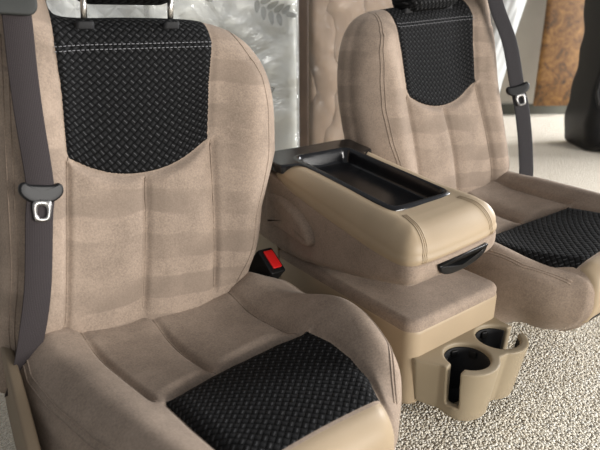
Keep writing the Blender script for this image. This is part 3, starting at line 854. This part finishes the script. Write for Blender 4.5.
# mattresses wrapped in clear plastic, stood on edge
def mattress_mat(name, col, diamond, floral, quilt):
    m, nt, b = new_mat(name)
    uv = N(nt, 'ShaderNodeUVMap'); s = N(nt, 'ShaderNodeSeparateXYZ'); nt.links.new(uv.outputs[0], s.inputs[0])
    no = N(nt, 'ShaderNodeTexNoise', Scale=6.0, Detail=4.0, Distortion=.6); nt.links.new(uv.outputs[0], no.inputs[0])
    base = ramp(nt, no.outputs[0], [(.3, tuple(c*.93 for c in col[:3])+(1,)), (.7, col)])
    if floral:      # scattered printed sprigs of leaves
        vo = N(nt, 'ShaderNodeTexVoronoi', Scale=2.6, Randomness=.7); nt.links.new(uv.outputs[0], vo.inputs[0])
        warp = N(nt, 'ShaderNodeTexNoise', Scale=22.0, Detail=1.0); nt.links.new(uv.outputs[0], warp.inputs[0])
        lv = N(nt, 'ShaderNodeTexVoronoi', Scale=19.0, Randomness=1.0); nt.links.new(uv.outputs[0], lv.inputs[0])
        near_ = math_node(nt, 'LESS_THAN', math_node(nt, 'ADD', vo.outputs['Distance'], math_node(nt, 'MULTIPLY', warp.outputs[0], .15)), .40)
        leaf = math_node(nt, 'LESS_THAN', math_node(nt, 'ADD', lv.outputs['Distance'], math_node(nt, 'MULTIPLY', warp.outputs[0], .4)), .50)
        base = mix_col(nt, math_node(nt, 'MULTIPLY', math_node(nt, 'MULTIPLY', near_, leaf), .75), base, lin(140, 138, 118))
    nt.links.new(base, b.inputs['Base Color']); b.inputs['Roughness'].default_value = .7
    if diamond:
        a = math_node(nt, 'ABSOLUTE', math_node(nt, 'SINE', math_node(nt, 'MULTIPLY', math_node(nt, 'ADD', s.outputs[0], s.outputs[1]), 34)))
        c = math_node(nt, 'ABSOLUTE', math_node(nt, 'SINE', math_node(nt, 'MULTIPLY', math_node(nt, 'SUBTRACT', s.outputs[0], s.outputs[1]), 34)))
        h = math_node(nt, 'MINIMUM', a, c); bump(nt, b, h, .6, .02)
    elif quilt:
        n2 = N(nt, 'ShaderNodeTexWave', Scale=2.2, Distortion=7.0, Detail=2.0); n2.inputs['Detail Scale'].default_value = 1.3; nt.links.new(uv.outputs[0], n2.inputs[0])
        h = math_node(nt, 'POWER', n2.outputs['Fac'], .3); bump(nt, b, h, .7, .02)
    return m

def film_mat(name, white=.24, gloss=.9):
    m, nt, b = new_mat(name)
    uv = N(nt, 'ShaderNodeUVMap')
    n1 = N(nt, 'ShaderNodeTexNoise', Scale=5.0, Detail=5.0, Roughness=.6, Distortion=1.2); nt.links.new(uv.outputs[0], n1.inputs[0])
    out = nt.nodes['Material Output']
    tr = N(nt, 'ShaderNodeBsdfTransparent'); tr.inputs[0].default_value = (.97, .98, .98, 1)
    gl = N(nt, 'ShaderNodeBsdfGlossy'); gl.inputs['Roughness'].default_value = .16; gl.inputs[0].default_value = (1, 1, 1, 1)
    df = N(nt, 'ShaderNodeBsdfDiffuse'); df.inputs[0].default_value = (.85, .87, .88, 1)
    bp = N(nt, 'ShaderNodeBump'); bp.inputs['Strength'].default_value = .9; bp.inputs['Distance'].default_value = .06
    nt.links.new(n1.outputs[0], bp.inputs['Height'])
    for q in (gl, df): nt.links.new(bp.outputs[0], q.inputs['Normal'])
    fr = N(nt, 'ShaderNodeFresnel'); fr.inputs[0].default_value = 1.5; nt.links.new(bp.outputs[0], fr.inputs['Normal'])
    mx = N(nt, 'ShaderNodeMixShader'); nt.links.new(math_node(nt, 'MULTIPLY', fr.outputs[0], gloss), mx.inputs[0]); nt.links.new(tr.outputs[0], mx.inputs[1]); nt.links.new(gl.outputs[0], mx.inputs[2])
    mx2 = N(nt, 'ShaderNodeMixShader'); mx2.inputs[0].default_value = white; nt.links.new(mx.outputs[0], mx2.inputs[1]); nt.links.new(df.outputs[0], mx2.inputs[2])
    nt.links.new(mx2.outputs[0], out.inputs[0])
    return m
M['film'] = film_mat('clear plastic film', .27); M['film_thin'] = film_mat('thin clear plastic film', .04, .35)
M['floral'] = mattress_mat('white floral ticking', lin(232, 230, 220), False, False, False)
M['diamond'] = mattress_mat('white quilted ticking', lin(238, 237, 232), True, False, False)
M['quilt'] = mattress_mat('tan quilted ticking', lin(160, 138, 119), False, False, True)

def mattress(name, r0, r1, d, dep, z0, z1, mat, label, lean=.0, yaw=0.0, film='film'):
    rt = empty(name, label, 'mattress', Matrix.Translation(room((r0+r1)/2, d, 0)), 'mattresses behind the seats')
    iw = rt.matrix_world.inverted()
    P = rrect((r1-r0)/2, (z1-z0)/2, .06, 8, (r0+r1)/2, (z0+z1)/2)
    # subdivide long edges
    P = spline(P, 220)
    def mp(g):
        def f(u, v, w):
            ww = w*(1+0*g)
            return tuple(iw @ Vector(room(u+math.tan(yaw)*0, d+ww+(v-z0)*lean+(u-r0)*math.tan(yaw), v)))
        return f
    V, F = slab(P, 0, dep, .045, .045, mp(0), 14, 6)
    UV = [((v[0]*Rd.x+v[1]*Rd.y), v[2]) for v in V]
    mesh_obj('ticking', V, F, mat, rt, UV)
    # crumpled plastic bag over it
    P2 = spline(rrect((r1-r0)/2+.012, (z1-z0)/2+.0, .05, 8, (r0+r1)/2, (z0+z1)/2+.010), 260)
    def mp2(u, v, w):
        wr = .010*math.sin(9*u+13*v)+.008*math.sin(31*u-7*v+2*math.sin(9*v))+.005*math.sin(55*v+17*u)
        s = 1 if w > dep/2 else -1
        return tuple(iw @ Vector(room(u, d+w+(v-z0)*lean+(u-r0)*math.tan(yaw)-.012+(abs(wr)*-1 if s < 0 else abs(wr)), v)))
    V, F = slab(P2, -.008, dep+.02, .04, .04, mp2, 60, 5)
    UV = [((v[0]*Rd.x+v[1]*Rd.y), v[2]) for v in V]
    o = mesh_obj('plastic_bag', V, F, M[film], rt, UV); o['label'] = 'clear crumpled plastic wrap'
    return rt
floral = mattress('mattress', -.62, -.012, 2.35, .20, .012, 1.55, M['floral'], 'white leaf-patterned mattress in plastic behind the near seat', .02)
M['leaf'] = plastic('printed leaf ink', lin(104, 104, 80), .8, None)
iw = floral.matrix_world.inverted()
for (r_, z_, a_) in ((-.115, .86, -25), (-.33, .95, 40), (-.47, .72, -60), (-.20, .50, 15), (-.08, 1.18, 100), (-.42, 1.24, 10), (-.50, .34, 80), (-.12, .22, -40)):
    V = []; F = []
    for q in range(9):
        t_ = q/8; b0 = math.radians(a_)+.5*(t_-.5); la = b0+(1.0 if q % 2 else -1.0)*(1.0 if q < 8 else 0); ln = .058-.020*abs(t_-.4)
        bx, bz = r_+(t_-.5)*.13*math.cos(b0), z_+(t_-.5)*.13*math.sin(b0); o_ = len(V)
        for k_ in range(12):
            th_ = 2*math.pi*k_/12; u_, w_ = ln*.5*(1+math.cos(th_)), .011*math.sin(th_)*(1-.3*math.cos(th_))
            rr_, zz_ = bx+u_*math.cos(la)-w_*math.sin(la), bz+u_*math.sin(la)+w_*math.cos(la)
            V.append(tuple(iw @ Vector(room(rr_, 2.35-.0025+(zz_-.012)*.02, zz_))))
        F.append(tuple(range(o_, o_+12)))
    mesh_obj('leaf_print', V, F, M['leaf'], floral)['label'] = 'grey-green leaf sprig printed on the cover'
mattress('mattress', -2.2, -.66, 2.62, .22, .012, 1.6, M['diamond'], 'white diamond-quilted mattress in plastic behind the near headrest', .03)
mattress('mattress', .045, .87, 2.75, .22, .012, 1.6, M['quilt'], 'tan quilted mattress standing behind the far seat', .02, film='film_thin')
M['sheeting'] = plastic('white plastic sheeting', lin(196, 201, 203), .3, 14.0, .5, .5, .04)
def rollm(u, v, w):
    a = math.atan2(v, u); k = 1+.05*math.sin(5*a+9*w)+.03*math.sin(13*a-17*w)
    return room(.985+.17*w+u*k, 3.15+v*k, w)
V, F = slab(np.array([(.082*math.cos(a), .082*math.sin(a)) for a in np.linspace(0, 2*math.pi, 60, endpoint=False)]), .004, 1.5, .01, .01, rollm, 6, 4)
# rows along the height so that the sheet can crumple
V = []; F = []; nz = 70; na = 60
for i in range(nz+1):
    for j in range(na): a = 2*math.pi*j/na; V.append(rollm(.080*math.cos(a), .080*math.sin(a), .004+1.5*i/nz))
F = ring_faces(nz+1, na); V.append(rollm(0, 0, .004)); V.append(rollm(0, 0, 1.504)); F += [(nz*na+na, (j+1) % na, j) for j in range(na)]+[(nz*na+na+1, nz*na+j, nz*na+(j+1) % na) for j in range(na)]
tag(mesh_obj('plastic_roll', V, F, M['sheeting']), 'upright roll of white plastic sheeting beside the far seat belt', 'plastic roll')
# dark bed rail between the mattresses
M['dark_wood'] = plastic('dark brown wood', lin(74, 60, 50), .5, 30.0, .2, .4, .15)
rail = mesh_obj('bed_rail', *slab(rrect(.036, .80, .008, 4, .010, .815), 0, .05, .006, .006, lambda u, v, w: room(u, 2.62+w+v*.02, v), 3, 3), M['dark_wood'])
tag(rail, 'dark brown wooden rail standing between the floral and tan mattresses', 'bed rail')

# golden wooden board against the back wall
m, nt, b = new_mat('golden chipboard')
tc = N(nt, 'ShaderNodeTexCoord'); n1 = N(nt, 'ShaderNodeTexNoise', Scale=9.0, Detail=5.0, Roughness=.7, Distortion=1.0); nt.links.new(tc.outputs['Object'], n1.inputs[0])
vo = N(nt, 'ShaderNodeTexVoronoi', Scale=26.0); nt.links.new(tc.outputs['Object'], vo.inputs[0])
f = math_node(nt, 'ADD', math_node(nt, 'MULTIPLY', n1.outputs[0], .75), math_node(nt, 'MULTIPLY', vo.outputs['Distance'], .12))
nt.links.new(ramp(nt, f, [(.26, lin(44, 28, 12)), (.42, lin(112, 76, 34)), (.6, lin(150, 110, 58))]), b.inputs['Base Color']); b.inputs['Roughness'].default_value = .5
M['osb'] = m
V, F = slab(rrect(.20, 1.10, .006, 3, 2.00+.20, 1.195), 0, .02, .002, .002, lambda u, v, w: room(u, D+w+.002-.10+.05*(1-v/2.2)*0+.095*(v/2.3), v), 4, 2)
board = mesh_obj('wooden_board', V, F, M['osb']); tag(board, 'golden brown wood panel leaning on the back wall', 'board')

# black bag with a carry handle on the carpet at the right
M['bag'] = plastic('black coated nylon', (.004, .004, .005, 1), .45, 90.0, .5, .25)
br = empty('duffel_bag', 'black shiny bag standing on the carpet at the right edge', 'bag', Matrix.Translation(room(2.17, 3.55, 0)))
def bagm(u, v, w):
    z = v; k = 1+.06*math.sin(7*z)+.04*math.sin(19*u+5*z)
    wr = .018*math.sin(13*u+9*z)+.012*math.sin(29*z-8*u)
    return (Rd.x*u*k+Fd.x*(w+wr), Rd.y*u*k+Fd.y*(w+wr), max(.004, z))
V, F = slab(spline([(-.30, .004), (-.33, .15), (-.33, .45), (-.35, .75), (-.38, 1.0), (-.34, 1.22), (.30, 1.28), (.55, 1.1), (.60, .5), (.58, .06), (.5, .004), (.1, .004)], 160), -.20, .22, .09, .09, bagm, 16, 8)
mesh_obj('bag_body', V, F, M['bag'], br)
V, F = tube(spline([bagm(-.31, .30, -.20), tuple(Vector(bagm(-.36, .40, -.24))), tuple(Vector(bagm(-.35, .55, -.24))), bagm(-.28, .64, -.19)], 30, False), .012, 8); mesh_obj('side_handle', V, F, M['black_matte'], br)
for zz in (.33, .70):
    V, F = tube([bagm(u, zz, -.205) for u in np.linspace(-.30, .5, 40)], .008, 6); mesh_obj('strap', V, F, M['black_matte'], br)
for u0 in (-.2, .45):
    V, F = slab(np.array([(.035*math.cos(a), .036+.034*math.sin(a)) for a in np.linspace(0, 2*math.pi, 24, endpoint=False)]), -.012, .012, .004, .004, lambda u, v, w: (Rd.x*(u0+w)+Fd.x*(u-.19), Rd.y*(u0+w)+Fd.y*(u-.19), v), 2, 3)
    mesh_obj('wheel', V, F, M['black'], br)

# ------------------------------------------------------------------ light
W = bpy.data.worlds.new('World'); bpy.context.scene.world = W; W.use_nodes = True
bg = W.node_tree.nodes['Background']; bg.inputs[0].default_value = (.95, .97, 1.0, 1); bg.inputs[1].default_value = .33
def area(name, loc, target, sx, sy, power, col):
    l = bpy.data.lights.new(name, 'AREA'); l.shape = 'RECTANGLE'; l.size = sx; l.size_y = sy; l.energy = power; l.color = col
    o = bpy.data.objects.new(name, l); C.objects.link(o); o.location = loc
    o.rotation_euler = (Vector(target)-Vector(loc)).to_track_quat('-Z', 'Y').to_euler(); return o
area('window_daylight', (2.1, -7.2, 1.6), (0, 0, .5), 4.2, 1.9, 760, (1, .965, .92))
area('background_fill', (5.6, -.4, 1.9), (1.0, 2.1, .3), 2.2, 1.6, 520, (.97, .98, 1))  # added fill for the background floor and mattresses, no known window there

sl = bpy.data.lights.new('mattress_fill_spot', 'SPOT'); sl.energy = 120; sl.spot_size = math.radians(62); sl.spot_blend = .6; sl.shadow_soft_size = .12; sl.color = (1, .98, .95)  # added fill lamp to brighten the wrapped white mattress, not a known fixture
so = bpy.data.objects.new('mattress_fill_spot', sl); C.objects.link(so); so.location = room(-.5, 1.25, 2.42)
so.rotation_euler = (Vector(room(-.45, 2.45, .75))-so.location).to_track_quat('-Z', 'Y').to_euler()

cam = bpy.data.cameras.new('Camera'); co = bpy.data.objects.new('Camera', cam); C.objects.link(co)
cam.sensor_width = 36; cam.lens = 36*540.75/600; cam.clip_start = .02
az, pit, rol = math.radians(36.0435), math.radians(21.5477), math.radians(-.3845)
fwd = Vector((math.sin(az)*math.cos(pit), math.cos(az)*math.cos(pit), -math.sin(pit))); rg = Vector((math.cos(az), -math.sin(az), 0)); up = rg.cross(fwd)
r2 = math.cos(rol)*rg+math.sin(rol)*up; u2 = -math.sin(rol)*rg+math.cos(rol)*up
mw = Matrix((r2, u2, -fwd)).transposed().to_4x4(); mw.translation = (-.88324, -1.09183, .85643); co.matrix_world = mw
cam.dof.use_dof = True; cam.dof.focus_distance = 1.2; cam.dof.aperture_fstop = 4.5
sc = bpy.context.scene; sc.camera = co
vs = sc.view_settings; vs.view_transform = 'Standard'; vs.look = 'None'; vs.exposure = 0; vs.gamma = 1; vs.use_curve_mapping = False
